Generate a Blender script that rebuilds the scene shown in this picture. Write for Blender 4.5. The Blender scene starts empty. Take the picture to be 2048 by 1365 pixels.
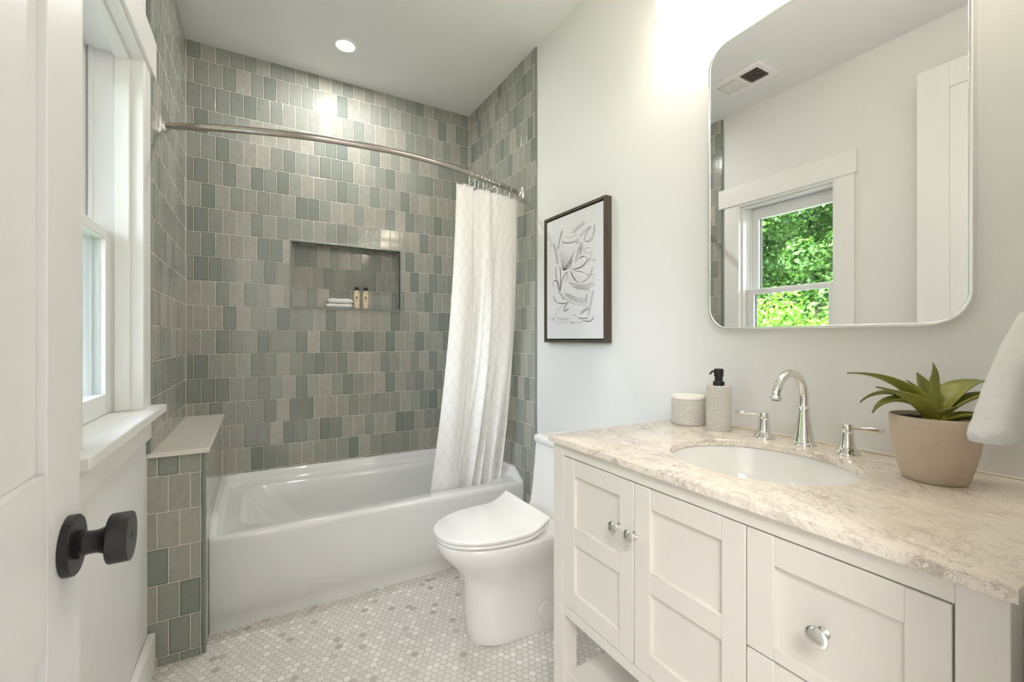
import bpy, bmesh, math, random
from mathutils import Vector, Matrix, noise
random.seed(7)
S = bpy.context.scene
COL = S.collection
PI = math.pi
sin, cos = math.sin, math.cos

# ------------------------------------------------------------------ camera, sky, sun, exposure
YAW = 0.5214
cd = bpy.data.cameras.new('camera'); cam = bpy.data.objects.new('camera', cd); COL.objects.link(cam)
cam.location = (0, 0, 1.19); cam.rotation_euler = (PI/2, 0, -YAW)
cd.sensor_width = 36.0; cd.lens = 881.4/2048*36.0; cd.shift_y = -4.0/2048; cd.clip_start = 0.02
cd.dof.use_dof = True; cd.dof.focus_distance = 2.3; cd.dof.aperture_fstop = 9.0
S.camera = cam
W = bpy.data.worlds.new('sky'); S.world = W; W.use_nodes = True
nt = W.node_tree; bg = nt.nodes['Background']
sk = nt.nodes.new('ShaderNodeTexSky'); sk.sky_type = 'NISHITA'; sk.sun_disc = False
sk.sun_elevation = math.radians(52); sk.sun_rotation = math.radians(100); sk.air_density = 1.0; sk.dust_density = 2.0
hs = nt.nodes.new('ShaderNodeHueSaturation'); hs.inputs['Saturation'].default_value = .40
nt.links.new(sk.outputs[0], hs.inputs['Color']); nt.links.new(hs.outputs[0], bg.inputs[0]); bg.inputs[1].default_value = 1.95
sd = bpy.data.lights.new('sun', 'SUN'); sd.energy = 1.9; sd.angle = 0.02; sd.color = (1, .96, .88)
so = bpy.data.objects.new('sun', sd); COL.objects.link(so); so.location = (6, -3, 9)
so.rotation_euler = Vector((-.72, .38, -.75)).to_track_quat('-Z', 'Y').to_euler()
hl = bpy.data.lights.new('hallway_fill_light', 'AREA'); hl.shape = 'DISK'; hl.size = 0.9; hl.energy = 33; hl.color = (1, .985, .965)  # unseen lamp added behind the camera as fill through the doorway
ho = bpy.data.objects.new('hallway_fill_light', hl); COL.objects.link(ho); ho.location = (-.75, -1.3, 2.74)
vs = S.view_settings
vs.view_transform = 'Standard'; vs.look = 'None'; vs.gamma = 1.0; vs.use_curve_mapping = False; vs.exposure = 1.22
S.cycles.max_bounces = 10; S.cycles.diffuse_bounces = 6; S.cycles.glossy_bounces = 6; S.cycles.transparent_max_bounces = 12
S.cycles.sample_clamp_indirect = 6.0

# ------------------------------------------------------------------ materials
def lin(r, g, b):
    f = lambda c: ((c/255+.055)/1.055)**2.4 if c/255 > .04045 else c/255/12.92
    return (f(r), f(g), f(b), 1)
class NT:
    def __init__(s, name):
        s.m = bpy.data.materials.new(name); s.m.use_nodes = True
        s.t = s.m.node_tree; s.b = s.t.nodes['Principled BSDF']; s.o = s.t.nodes['Material Output']
    def n(s, kind, **kw):
        x = s.t.nodes.new('ShaderNode'+kind)
        for k, v in kw.items(): setattr(x, k, v)
        return x
    def put(s, sock, v):
        if hasattr(v, 'is_linked') or isinstance(v, bpy.types.NodeSocket): s.t.links.new(v, sock)
        else: sock.default_value = v
    def math(s, op, a, b=0.0, c=0.0):
        x = s.n('Math', operation=op); s.put(x.inputs[0], a); s.put(x.inputs[1], b); s.put(x.inputs[2], c); return x.outputs[0]
    def vm(s, op, a, b=(0, 0, 0)):
        x = s.n('VectorMath', operation=op); s.put(x.inputs[0], a); s.put(x.inputs[1], b)
        return x.outputs[1] if op in ('DOT_PRODUCT', 'LENGTH') else x.outputs[0]
    def xyz(s, a, b, c=0.0):
        x = s.n('CombineXYZ'); s.put(x.inputs[0], a); s.put(x.inputs[1], b); s.put(x.inputs[2], c); return x.outputs[0]
    def sep(s, v):
        x = s.n('SeparateXYZ'); s.put(x.inputs[0], v); return x.outputs
    def ramp(s, f, stops, interp='LINEAR'):
        x = s.n('ValToRGB'); s.put(x.inputs[0], f); e = x.color_ramp; e.interpolation = interp
        while len(e.elements) < len(stops): e.elements.new(.5)
        for q, (p, c) in zip(e.elements, stops): q.position = p; q.color = c
        return x.outputs[0]
    def mix(s, f, a, b, kind='MIX'):
        x = s.n('Mix', data_type='RGBA', blend_type=kind); s.put(x.inputs[0], f); s.put(x.inputs[6], a); s.put(x.inputs[7], b); return x.outputs[2]
    def mr(s, v, a, b, c=0.0, d=1.0, smooth=True):
        x = s.n('MapRange', interpolation_type='SMOOTHSTEP' if smooth else 'LINEAR')
        s.put(x.inputs[0], v)
        for i, q in enumerate((a, b, c, d)): x.inputs[i+1].default_value = q
        return x.outputs[0]
    def noise(s, v, scale, detail=2.0, rough=.5, dist=0.0):
        x = s.n('TexNoise'); s.put(x.inputs['Vector'], v); x.inputs['Scale'].default_value = scale
        x.inputs['Detail'].default_value = detail; x.inputs['Roughness'].default_value = rough; x.inputs['Distortion'].default_value = dist
        return x.outputs[0]
    def bump(s, h, strength=1.0, dist=1.0):
        x = s.n('Bump'); x.inputs['Strength'].default_value = strength; x.inputs['Distance'].default_value = dist
        s.put(x.inputs['Height'], h); s.t.links.new(x.outputs[0], s.b.inputs['Normal'])
    def set(s, color=None, rough=None, metal=None, spec=None, coat=None):
        b = s.b
        if color is not None: s.put(b.inputs['Base Color'], color)
        if rough is not None: s.put(b.inputs['Roughness'], rough)
        if metal is not None: b.inputs['Metallic'].default_value = metal
        if spec is not None: b.inputs['Specular IOR Level'].default_value = spec
        if coat is not None: b.inputs['Coat Weight'].default_value = coat; b.inputs['Coat Roughness'].default_value = .05
        return s
    def obj(s): return s.n('TexCoord').outputs['Object']
    def uv(s): return s.n('TexCoord').outputs['UV']
    def pos(s): return s.n('NewGeometry').outputs['Position']

def simple(name, color, rough, metal=0.0, var=.04, nscale=6.0, bump=0.0, bscale=300.0, spec=None, coat=None):
    k = NT(name); p = k.obj()
    f = k.noise(p, nscale, 3)
    c2 = tuple(max(0, c*(1-var*2)) for c in color[:3])+(1,)
    k.set(k.mix(f, color, c2), rough, metal, spec, coat)
    if bump: k.bump(k.noise(p, bscale, 2), 1.0, bump)
    return k.m
M = {}
M['paint'] = simple('wall_paint', lin(232, 232, 231), .55, var=.008, bump=.0002, bscale=220)
M['ceil'] = simple('ceiling_paint', lin(234, 235, 235), .7, var=.008, bump=.0002, bscale=180)
M['trim'] = simple('trim_paint', lin(238, 238, 236), .35, var=.006)
M['door'] = simple('door_paint', lin(232, 233, 233), .38, var=.006)
M['cabinet'] = simple('cabinet_paint', lin(228, 223, 216), .38, var=.008)
M['porc'] = simple('porcelain', lin(238, 237, 234), .07, var=.004, coat=.4)
M['acryl'] = simple('tub_enamel', lin(230, 231, 230), .1, var=.006, coat=.3)
M['chrome'] = simple('chrome', (.86, .85, .83, 1), .05, 1.0, var=.01)
M['nickel'] = simple('brushed_nickel', (.55, .50, .445, 1), .17, 1.0, var=.03)
M['steel'] = simple('brushed_silver_frame', (.88, .88, .88, 1), .25, 1.0, var=.02)
M['black'] = simple('matte_black_metal', (.012, .011, .011, 1), .42, 0.0, var=.1)
M['blackp'] = simple('black_plastic', (.012, .012, .012, 1), .35, 0.0, var=.1)
M['dark'] = simple('void_shade', (.02, .02, .018, 1), .8, 0.0, var=.1)  # near-black colour stands in for shade inside gaps and openings
M['caulk'] = simple('caulk', lin(236, 228, 212), .5, var=.01)
M['ceram'] = simple('matte_white_ceramic', lin(240, 236, 228), .6, var=.01)
M['rubber'] = simple('grey_gasket', lin(120, 118, 112), .7, var=.05)
M['vinyl'] = simple('window_vinyl', lin(236, 237, 238), .4, var=.006)

def glass():
    k = NT('window_glass')
    fr = k.n('Fresnel'); fr.inputs[0].default_value = 1.45
    tr = k.n('BsdfTransparent'); gl = k.n('BsdfGlossy'); gl.inputs['Roughness'].default_value = .0
    tr.inputs[0].default_value = (.97, .985, .98, 1)
    nz = k.noise(k.obj(), 2.0)
    x = k.n('MixShader'); k.t.links.new(k.math('MULTIPLY', fr.outputs[0], k.mr(nz, 0, 1, .8, .95)), x.inputs[0])
    k.t.links.new(tr.outputs[0], x.inputs[1]); k.t.links.new(gl.outputs[0], x.inputs[2]); k.t.links.new(x.outputs[0], k.o.inputs[0])
    return k.m
M['glass'] = glass()
def mirror():
    k = NT('mirror_silver'); k.set(k.mix(k.noise(k.obj(), 1.5), (.93, .935, .93, 1), (.915, .92, .915, 1)), .0, 1.0); return k.m
M['mirror'] = mirror()
def emis(name, color, strength):
    k = NT(name); e = k.n('Emission')
    k.put(e.inputs[0], k.mix(k.noise(k.obj(), 8), color, tuple(c*.97 for c in color[:3])+(1,))); e.inputs[1].default_value = strength
    k.t.links.new(e.outputs[0], k.o.inputs[0]); return k.m
M['globe'] = emis('lit_opal_glass', (1, .88, .70, 1), 8.0)
M['can'] = emis('lit_lens', (1, .985, .965, 1), 225.0)

PW, PH = .0651, .1317
def tile():
    k = NT('glazed_tile'); u, v, _ = k.sep(k.uv())
    vv = k.math('DIVIDE', v, PH); row = k.math('FLOOR', vv); fv = k.math('SUBTRACT', vv, row)
    uu = k.math('MULTIPLY_ADD', k.math('FLOORED_MODULO', row, 2.0), .5, k.math('DIVIDE', u, PW)); colm = k.math('FLOOR', uu); fu = k.math('SUBTRACT', uu, colm)
    du = k.math('MULTIPLY', k.math('MINIMUM', fu, k.math('SUBTRACT', 1.0, fu)), PW)
    dv = k.math('MULTIPLY', k.math('MINIMUM', fv, k.math('SUBTRACT', 1.0, fv)), PH)
    d = k.math('MINIMUM', du, dv)
    wn = k.n('TexWhiteNoise', noise_dimensions='3D'); k.put(wn.inputs[0], k.xyz(colm, row, 3.7))
    r1 = wn.outputs['Value']; rc = k.sep(wn.outputs['Color'])
    base = k.ramp(r1, [(0, lin(131, 138, 131)), (.3, lin(146, 150, 143)), (.6, lin(158, 159, 151)), (.8, lin(169, 167, 158)), (1, lin(178, 174, 164))])
    p = k.xyz(k.math('MULTIPLY_ADD', rc[0], 31.0, u), k.math('MULTIPLY_ADD', rc[1], 17.0, k.math('MULTIPLY', v, .55)), k.math('MULTIPLY', rc[2], 9.0))
    mott = k.noise(p, 45, 4, .6)
    base = k.mix(k.mr(mott, .35, .7, 0, .22), base, lin(122, 128, 117))
    pool = k.math('MULTIPLY', k.mr(d, .0020, .009, 1, 0), k.mr(r1, .1, .8, .65, .05))
    base = k.mix(pool, base, lin(88, 92, 80))
    g = k.mr(d, .0012, .0021)
    k.set(k.mix(g, lin(214, 209, 198), base), k.mr(g, 0, 1, .7, .09))
    wav = k.noise(p, 62, 2, .5)
    amp = k.mr(rc[2], .25, 1, .0002, .0016)
    h = k.math('MULTIPLY', wav, amp)
    tilt = k.math('MULTIPLY_ADD', k.math('SUBTRACT', fu, .5), k.math('MULTIPLY', k.math('SUBTRACT', rc[0], .5), .0012),
                  k.math('MULTIPLY', k.math('SUBTRACT', fv, .5), k.math('MULTIPLY', k.math('SUBTRACT', rc[1], .5), .0016)))
    h = k.math('ADD', h, tilt)
    h = k.math('MULTIPLY_ADD', k.mr(d, .0, .0035), .0010, k.math('MULTIPLY', h, g))
    k.bump(h)
    return k.m
M['tile'] = tile()
M['grout'] = simple('grout', lin(214, 209, 198), .7, var=.03, nscale=20)
M['liner'] = simple('glazed_liner', lin(138, 144, 139), .12, var=.12, nscale=9, bump=.0004, bscale=30)

def hexfloor():
    k = NT('hex_marble_mosaic'); P = .0268
    p = k.vm('ADD', k.vm('MULTIPLY', k.pos(), (1/P, 1/P, 0)), (1000.0, 1000.0*math.sqrt(3), 0))
    r = (1.0, math.sqrt(3), 1.0); h = (.5, math.sqrt(3)/2, 0)
    a = k.vm('SUBTRACT', k.vm('MODULO', p, r), h)
    b = k.vm('SUBTRACT', k.vm('MODULO', k.vm('SUBTRACT', p, h), r), h)
    sel = k.math('LESS_THAN', k.vm('DOT_PRODUCT', a, a), k.vm('DOT_PRODUCT', b, b))
    x = k.n('Mix', data_type='VECTOR'); k.put(x.inputs[0], sel); k.put(x.inputs[4], b); k.put(x.inputs[5], a); gv = x.outputs[1]
    ab = k.vm('ABSOLUTE', gv); ax, ay, _ = k.sep(ab)
    dist = k.math('MAXIMUM', ax, k.math('MULTIPLY_ADD', ax, .5, k.math('MULTIPLY', ay, math.sqrt(3)/2)))
    d = k.math('SUBTRACT', .5, dist)
    cid = k.vm('ADD', k.vm('SUBTRACT', p, gv), (.25, .25, 0))
    fl = k.vm('FLOOR', k.vm('MULTIPLY', cid, (2, 2/math.sqrt(3)*1.0, 0)))
    wn = k.n('TexWhiteNoise', noise_dimensions='3D'); k.put(wn.inputs[0], fl)
    r1 = wn.outputs['Value']
    col = k.ramp(r1, [(0, lin(178, 172, 165)), (.03, lin(194, 188, 181)), (.055, lin(219, 216, 211)), (.45, lin(225, 222, 217)), (.82, lin(232, 229, 225)), (.88, lin(241, 239, 236)), (1, lin(244, 243, 240))])
    pp = k.pos(); vein = k.noise(pp, 60, 5, .65, 1.2)
    col = k.mix(k.mr(vein, .52, .75, 0, .35), col, lin(178, 171, 163))
    big = k.noise(pp, 2.5, 2)
    col = k.mix(k.mr(big, .3, .7, 0, .12), col, lin(206, 200, 192))
    g = k.mr(d, .045, .095)
    k.set(k.mix(g, lin(198, 194, 188), col), k.mr(g, 0, 1, .7, .33))
    k.bump(g, .35, .001)
    return k.m
M['hex'] = hexfloor()

def marble():
    k = NT('carrara_marble'); p = k.obj()
    w = k.noise(k.vm('MULTIPLY', p, (1.2, .7, 1.0)), 5.0, 6, .6, .6)
    q = k.vm('ADD', k.vm('MULTIPLY', p, (1.5, .8, 1.2)), k.xyz(w, k.math('MULTIPLY', w, 1.4), w))
    n1 = k.noise(q, 5.5, 8, .62, .8)
    v1 = k.math('ABSOLUTE', k.math('SUBTRACT', n1, .5))
    n2 = k.noise(q, 14.0, 6, .6, .5); v2 = k.math('ABSOLUTE', k.math('SUBTRACT', n2, .5))
    c = k.mix(k.mr(w, .3, .7), lin(241, 232, 220), lin(235, 225, 212))
    c = k.mix(k.math('MULTIPLY', k.mr(v1, .0, .036, .85, 0), k.mr(k.noise(p, 4.0, 3), .35, .65, .25, 1)), c, lin(166, 154, 143))
    c = k.mix(k.mr(v2, .0, .026, .42, 0), c, lin(182, 170, 158))
    cl = k.noise(p, 3.2, 4, .6)
    c = k.mix(k.mr(cl, .48, .78, 0, .5), c, lin(196, 187, 178))
    k.set(c, .14, 0, .5); return k.m
M['marble'] = marble()
M['quartz'] = simple('ledge_marble', lin(232, 226, 217), .12, var=.05, nscale=5)

def cloth_curtain():
    k = NT('curtain_cloth'); u, v, _ = k.sep(k.uv())
    jag = k.math('MULTIPLY', k.math('SUBTRACT', k.math('FRACT', k.math('MULTIPLY', v, 110.0)), .5), .06)
    P = .085
    def ln(sg):
        t = k.math('ADD', k.math('DIVIDE', k.math('MULTIPLY_ADD', v, sg*.9, u), P), jag)
        f = k.math('ABSOLUTE', k.math('SUBTRACT', k.math('FRACT', t), .5))
        return k.mr(f, .035, .085, 1, 0)
    l = k.math('MAXIMUM', ln(1.0), ln(-1.0))
    k.set(k.mix(k.math('MULTIPLY', l, .26), lin(242, 242, 240), lin(214, 212, 209)), .75)
    k.b.inputs['Subsurface Weight'].default_value = 0.0
    k.bump(k.math('MULTIPLY_ADD', l, -.4, k.noise(k.uv(), 900, 2)), 1.0, .0006)
    return k.m
M['curtain'] = cloth_curtain()
def terry():
    k = NT('white_terry'); p = k.obj()
    k.set(k.mix(k.noise(p, 40, 3), lin(243, 242, 240), lin(230, 229, 227)), .9)
    k.bump(k.noise(p, 700, 3, .7), 1.0, .002); return k.m
M['terry'] = terry()
def relief():
    k = NT('embossed_ceramic'); u, v, _ = k.sep(k.uv()); P = .0105
    a = k.math('DIVIDE', u, P); b = k.math('DIVIDE', v, P*.9)
    def ln(t): return k.math('ABSOLUTE', k.math('SUBTRACT', k.math('FRACT', t), .5))
    l1 = ln(b); l2 = ln(k.math('MULTIPLY_ADD', b, .5, a)); l3 = ln(k.math('MULTIPLY_ADD', b, -.5, a))
    m = k.math('MAXIMUM', k.math('MAXIMUM', k.mr(l1, .34, .48), k.mr(l2, .34, .48)), k.mr(l3, .34, .48))
    k.set(k.mix(k.noise(k.obj(), 20), lin(242, 238, 231), lin(236, 231, 223)), .6)
    k.bump(m, 1.0, .004); return k.m
M['relief'] = relief()
def wood():
    k = NT('dark_walnut'); p = k.vm('MULTIPLY', k.obj(), (60, 60, 4))
    n = k.noise(p, 1.2, 5, .6, .4)
    k.set(k.ramp(n, [(.25, lin(50, 43, 37)), (.55, lin(78, 68, 58)), (.8, lin(98, 86, 73))]), .55); k.bump(n, 1.0, .0004); return k.m
M['wood'] = wood()
M['canvas'] = simple('canvas', lin(226, 226, 230), .85, var=.01, bump=.0004, bscale=900)
M['ink'] = simple('drawing_ink', lin(78, 78, 82), .8, var=.1)
def clay():
    k = NT('clay_pot'); p = k.obj(); n = k.noise(p, 9, 5, .6)
    c = k.mix(n, lin(208, 192, 172), lin(184, 166, 146)); sp = k.noise(p, 34, 3, .6)
    c = k.mix(k.mr(sp, .66, .74, 0, .5), c, lin(120, 104, 90))
    k.set(c, .75); k.bump(k.noise(p, 120, 3), 1.0, .0008); return k.m
M['clay'] = clay()
M['soil'] = simple('potting_soil', lin(38, 28, 22), .9, var=.3, nscale=80, bump=.004, bscale=140)
def leafm():
    k = NT('agave_leaf'); u, v, _ = k.sep(k.uv())
    c = k.ramp(v, [(0, lin(190, 170, 60)), (.25, lin(160, 158, 66)), (.7, lin(136, 142, 62)), (.95, lin(104, 110, 50)), (1, lin(50, 42, 28))])
    st = k.noise(k.xyz(k.math('MULTIPLY', u, 14.0), k.math('MULTIPLY', v, 1.2), 0), 2.0, 4)
    k.set(k.mix(k.mr(st, .3, .7, 0, .45), c, lin(98, 108, 42)), .42); return k.m
M['leaf'] = leafm()
def foliage(name, c1, c2, c3):
    k = NT(name); p = k.pos()
    f = k.noise(p, 1.3, 4, .7); g = k.noise(p, 14, 2)
    c = k.ramp(k.math('MULTIPLY_ADD', g, .5, k.math('MULTIPLY', f, .5)), [(.3, c1), (.5, c2), (.72, c3)])
    k.set(c, .5)
    tl = k.n('BsdfTranslucent'); k.put(tl.inputs[0], c)
    x = k.n('MixShader'); x.inputs[0].default_value = .35
    k.t.links.new(k.b.outputs[0], x.inputs[1]); k.t.links.new(tl.outputs[0], x.inputs[2]); k.t.links.new(x.outputs[0], k.o.inputs[0])
    return k.m
M['fol'] = foliage('broad_leaf_foliage', lin(22, 48, 16), lin(58, 98, 32), lin(112, 150, 62))
M['fol2'] = foliage('feathery_foliage', lin(46, 88, 22), lin(92, 138, 36), lin(136, 168, 56))
M['bark'] = simple('bark', lin(88, 76, 64), .9, var=.3, nscale=14, bump=.02, bscale=20)
M['grass'] = simple('lawn', lin(96, 118, 60), .9, var=.2, nscale=3)
M['bottle'] = simple('amber_lotion', lin(234, 214, 188), .2, var=.03)
def clearbottle():
    k = NT('clear_plastic'); k.set(k.mix(k.noise(k.obj(), 30), lin(214, 200, 176), lin(205, 190, 165)), .08); k.b.inputs['Transmission Weight'].default_value = .5; return k.m
M['clear'] = clearbottle()
M['labelm'] = simple('cream_label', lin(234, 218, 184), .5, var=.03)

# ------------------------------------------------------------------ mesh helpers
def BM(): return bmesh.new()
def box(bm, x0, x1, y0, y1, z0, z1):
    vs_ = [bm.verts.new(c) for c in ((x0, y0, z0), (x1, y0, z0), (x1, y1, z0), (x0, y1, z0), (x0, y0, z1), (x1, y0, z1), (x1, y1, z1), (x0, y1, z1))]
    for f in ((0, 3, 2, 1), (4, 5, 6, 7), (0, 1, 5, 4), (1, 2, 6, 5), (2, 3, 7, 6), (3, 0, 4, 7)): bm.faces.new([vs_[i] for i in f])
    return bm
def loft(bm, rings, cap0=True, cap1=True, closed=True):
    R = [[bm.verts.new(p) for p in r] for r in rings]; n = len(R[0])
    for a, b in zip(R, R[1:]):
        for i in range(n if closed else n-1):
            j = (i+1) % n
            bm.faces.new((a[i], a[j], b[j], b[i]))
    if cap0: bm.faces.new(list(reversed(R[0])))
    if cap1: bm.faces.new(R[-1])
    return R
def lathe(bm, prof, c=(0, 0, 0), axis='Z', n=32, cap0=True, cap1=True):
    rings = []
    for r, h in prof:
        r = max(r, 1e-5); ring = []
        for i in range(n):
            a = 2*PI*i/n; q = (r*cos(a), r*sin(a), h)
            if axis == 'X': q = (h, r*cos(a), r*sin(a))
            elif axis == 'Y': q = (r*sin(a), h, r*cos(a))
            ring.append((c[0]+q[0], c[1]+q[1], c[2]+q[2]))
        rings.append(ring)
    loft(bm, rings, cap0, cap1); return bm
def tube(bm, pts, rad, n=12, caps=True, closed=False):
    pts = [Vector(p) for p in pts]; m = len(pts); rings = []; ref = None
    for i, p in enumerate(pts):
        if closed: t = pts[(i+1) % m]-pts[i-1]
        else: t = pts[min(i+1, m-1)]-pts[max(i-1, 0)]
        t.normalize()
        if ref is None: ref = Vector((0, 0, 1)) if abs(t.z) < .9 else Vector((1, 0, 0))
        a = ref-t*ref.dot(t); a.normalize(); b = t.cross(a); ref = a
        r = rad[i] if isinstance(rad, (list, tuple)) else rad
        rings.append([p+(a*cos(2*PI*k/n)+b*sin(2*PI*k/n))*r for k in range(n)])
    if closed: rings.append(rings[0])
    loft(bm, rings, caps and not closed, caps and not closed)
    if closed: bmesh.ops.remove_doubles(bm, verts=bm.verts, dist=1e-6)
    return bm
def grid(bm, fn, nu, nv, uvfn=None):
    V = [[bm.verts.new(fn(i/nu, j/nv)) for i in range(nu+1)] for j in range(nv+1)]
    lay = bm.loops.layers.uv.verify() if uvfn else None
    for j in range(nv):
        for i in range(nu):
            f = bm.faces.new((V[j][i], V[j][i+1], V[j+1][i+1], V[j+1][i]))
            if uvfn:
                for l, (a, b) in zip(f.loops, ((i, j), (i+1, j), (i+1, j+1), (i, j+1))): l[lay].uv = uvfn(a/nu, b/nv)
    return bm
def rrect(x0, x1, y0, y1, r, z, n=6):
    out = []
    for cx, cy, a0 in ((x1-r, y0+r, -PI/2), (x1-r, y1-r, 0), (x0+r, y1-r, PI/2), (x0+r, y0+r, PI)):
        for i in range(n+1):
            a = a0+PI/2*i/n; out.append((cx+r*cos(a), cy+r*sin(a), z))
    return out
def uvbox(bm, u0=0.0, v0=0.0):
    lay = bm.loops.layers.uv.verify(); bm.normal_update()
    for f in bm.faces:
        n = f.normal
        for l in f.loops:
            p = l.vert.co
            if abs(n.z) > .7: uv = (p.x, p.y)
            elif abs(n.x) > .7: uv = (p.y, p.z)
            else: uv = (p.x, p.z)
            l[lay].uv = (uv[0]-u0, uv[1]-v0)
WLOC = {}
def finish(bm, ang=35):
    bmesh.ops.recalc_face_normals(bm, faces=bm.faces)
    for f in bm.faces: f.smooth = True
    la = math.radians(ang)
    for e in bm.edges:
        if len(e.link_faces) == 2: e.smooth = e.calc_face_angle(0) < la
def obj(name, bm, mat, parent=None, loc=None, bevel=0.0, seg=2, ang=35, sub=0, recalc=True):
    if recalc: finish(bm, ang)
    base = WLOC[parent.name] if parent else (Vector(loc) if loc is not None else None)
    if base is None:
        xs = [v.co for v in bm.verts]
        base = Vector(((min(v.x for v in xs)+max(v.x for v in xs))/2, (min(v.y for v in xs)+max(v.y for v in xs))/2, min(v.z for v in xs)))
    bmesh.ops.translate(bm, verts=bm.verts, vec=-base)
    me = bpy.data.meshes.new(name); bm.to_mesh(me); bm.free()
    o = bpy.data.objects.new(name, me); COL.objects.link(o); me.materials.append(mat)
    if parent: o.parent = parent
    else: o.location = base
    WLOC[o.name] = Vector(base)
    if bevel:
        b = o.modifiers.new('bevel', 'BEVEL'); b.width = bevel; b.segments = seg; b.limit_method = 'ANGLE'; b.angle_limit = math.radians(40); b.harden_normals = False
    if sub:
        s_ = o.modifiers.new('subsurf', 'SUBSURF'); s_.levels = sub; s_.render_levels = sub
    return o
def tag(o, label, cat, group=None):
    o['label'] = label; o['category'] = cat
    if group: o['group'] = group
    return o
def thing(name, loc, label, cat, group=None):
    o = bpy.data.objects.new(name, None); COL.objects.link(o); o.location = loc; o.empty_display_size = .05
    WLOC[o.name] = Vector(loc); return tag(o, label, cat, group)
def struct(name, bm, mat, **kw):
    o = obj(name, bm, mat, **kw); o['kind'] = 'structure'; return o
def copy_tree(o, parent=None, delta=None):
    c = o.copy(); COL.objects.link(c)
    if parent: c.parent = parent
    if delta is not None: c.location = o.location+Vector(delta)
    for ch in list(o.children): copy_tree(ch, c)
    return c

# ------------------------------------------------------------------ room shell
XT, XWL, XR, XRT = -.335, -.347, 1.3096, 1.303      # left tile face, left wall, right wall, right tile face
YB, ZC, YF = 2.88, 2.778, .10
TX0, TZ0 = -.1383, .8450-6*PH                         # tile origin
WY0, WY1, WZ0, WZ1 = 1.285, 1.890, .955, 2.125        # window opening
bm = BM(); box(bm, -1.9, 2.3, -2.4, 3.1, -.12, 0); struct('floor', bm, M['hex'])
bm = BM(); box(bm, -1.9, 2.3, -2.4, 3.1, ZC, ZC+.12); struct('ceiling', bm, M['ceil'])
bm = BM()
for a in ((YF-.12, WY0, 0, ZC), (WY1, 3.1, 0, ZC), (WY0, WY1, 0, WZ0-.03), (WY0, WY1, WZ1, ZC)): box(bm, -.52, XWL, a[0], a[1], a[2], a[3])
wl = struct('wall_left', bm, M['paint'])
bm = BM(); box(bm, XWL, XT, 2.015, YB, .781, ZC); uvbox(bm, YB, TZ0); obj('tile_field', bm, M['tile'], wl)
bm = BM(); box(bm, XWL, XT+.001, 2.003, 2.015, .781, ZC); obj('edge_trim', bm, M['liner'], wl, bevel=.003)
bm = BM(); box(bm, XR, XR+.14, YF-.12, 3.1, 0, ZC); wr = struct('wall_right', bm, M['paint'])
bm = BM(); box(bm, XRT, XR, 2.017, YB, .0, ZC); uvbox(bm, 2.847-44*PW, TZ0); obj('tile_field', bm, M['tile'], wr)
bm = BM(); box(bm, XRT-.001, XR, 2.005, 2.017, .0, ZC); obj('edge_trim', bm, M['liner'], wr, bevel=.003)
NX0, NX1, NZ0, NZ1, ND = .166, .803, 1.372, 1.762, .10
bm = BM()
for a in ((XWL, NX0, 0, ZC), (NX1, XR, 0, ZC), (NX0, NX1, 0, NZ0), (NX0, NX1, NZ1, ZC)): box(bm, a[0], a[1], YB, YB+ND, a[2], a[3])
box(bm, XWL, XR, YB+ND, 3.1, 0, ZC)
uvbox(bm, TX0, TZ0); wb = struct('wall_back', bm, M['tile'])
bm = BM(); w = .011
box(bm, NX0-w, NX1+w, YB-.003, YB+.02, NZ1, NZ1+w); box(bm, NX0-w, NX0, YB-.003, YB+.02, NZ0, NZ1); box(bm, NX1, NX1+w, YB-.003, YB+.02, NZ0, NZ1)
obj('niche_trim', bm, M['liner'], wb, bevel=.002)
bm = BM(); box(bm, NX0-w, NX1+w, YB-.006, YB+ND, NZ0-.002, NZ0+.011); obj('niche_sill', bm, M['liner'], wb, bevel=.002)
# half wall at the tub end and its stone ledge
HX = -.174
bm = BM(); box(bm, XWL, HX-.014, 2.023, YB, 0, .762); box(bm, HX-.014, HX, 2.037, YB, 0, .762)
uvbox(bm, -.254+.5*PW, .032); wk = struct('wall_half', bm, M['tile'])
bm = BM(); box(bm, HX-.014, HX, 2.023, 2.037, 0, .762); obj('corner_trim', bm, M['liner'], wk, bevel=.005, seg=3)
bm = BM(); box(bm, HX-.0165, HX-.0145, 2.0225, 2.03, 0, .762); box(bm, HX-.004, HX+.0004, 2.0375, 2.0395, 0, .762); box(bm, HX, HX+.0015, YB-.002, YB, .446, .762)
obj('grout_line', bm, M['grout'], wk)['label'] = 'pale grout lines beside the corner trim'
bm = BM(); box(bm, XT, XT+.003, YB-.003, YB, .775, ZC); box(bm, XRT-.003, XRT, YB-.003, YB, .446, ZC)
for a in ((NX0-w-.0025, NX1+w+.0025, NZ1+w, NZ1+w+.0025), (NX0-w-.0025, NX1+w+.0025, NZ0-.0045, NZ0-.002), (NX0-w-.0025, NX0-w, NZ0, NZ1+w), (NX1+w, NX1+w+.0025, NZ0, NZ1+w)): box(bm, a[0], a[1], YB-.001, YB+.002, a[2], a[3])
obj('grout_line', bm, M['grout'], wb)['label'] = 'pale caulk lines in the corners and round the niche'
bm = BM(); box(bm, XWL, HX+.013, 2.008, YB, .762, .780)
tag(obj('ledge_slab', bm, M['quartz'], bevel=.003), 'pale stone ledge slab capping the tiled half wall at the tub end', 'ledge')
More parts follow.
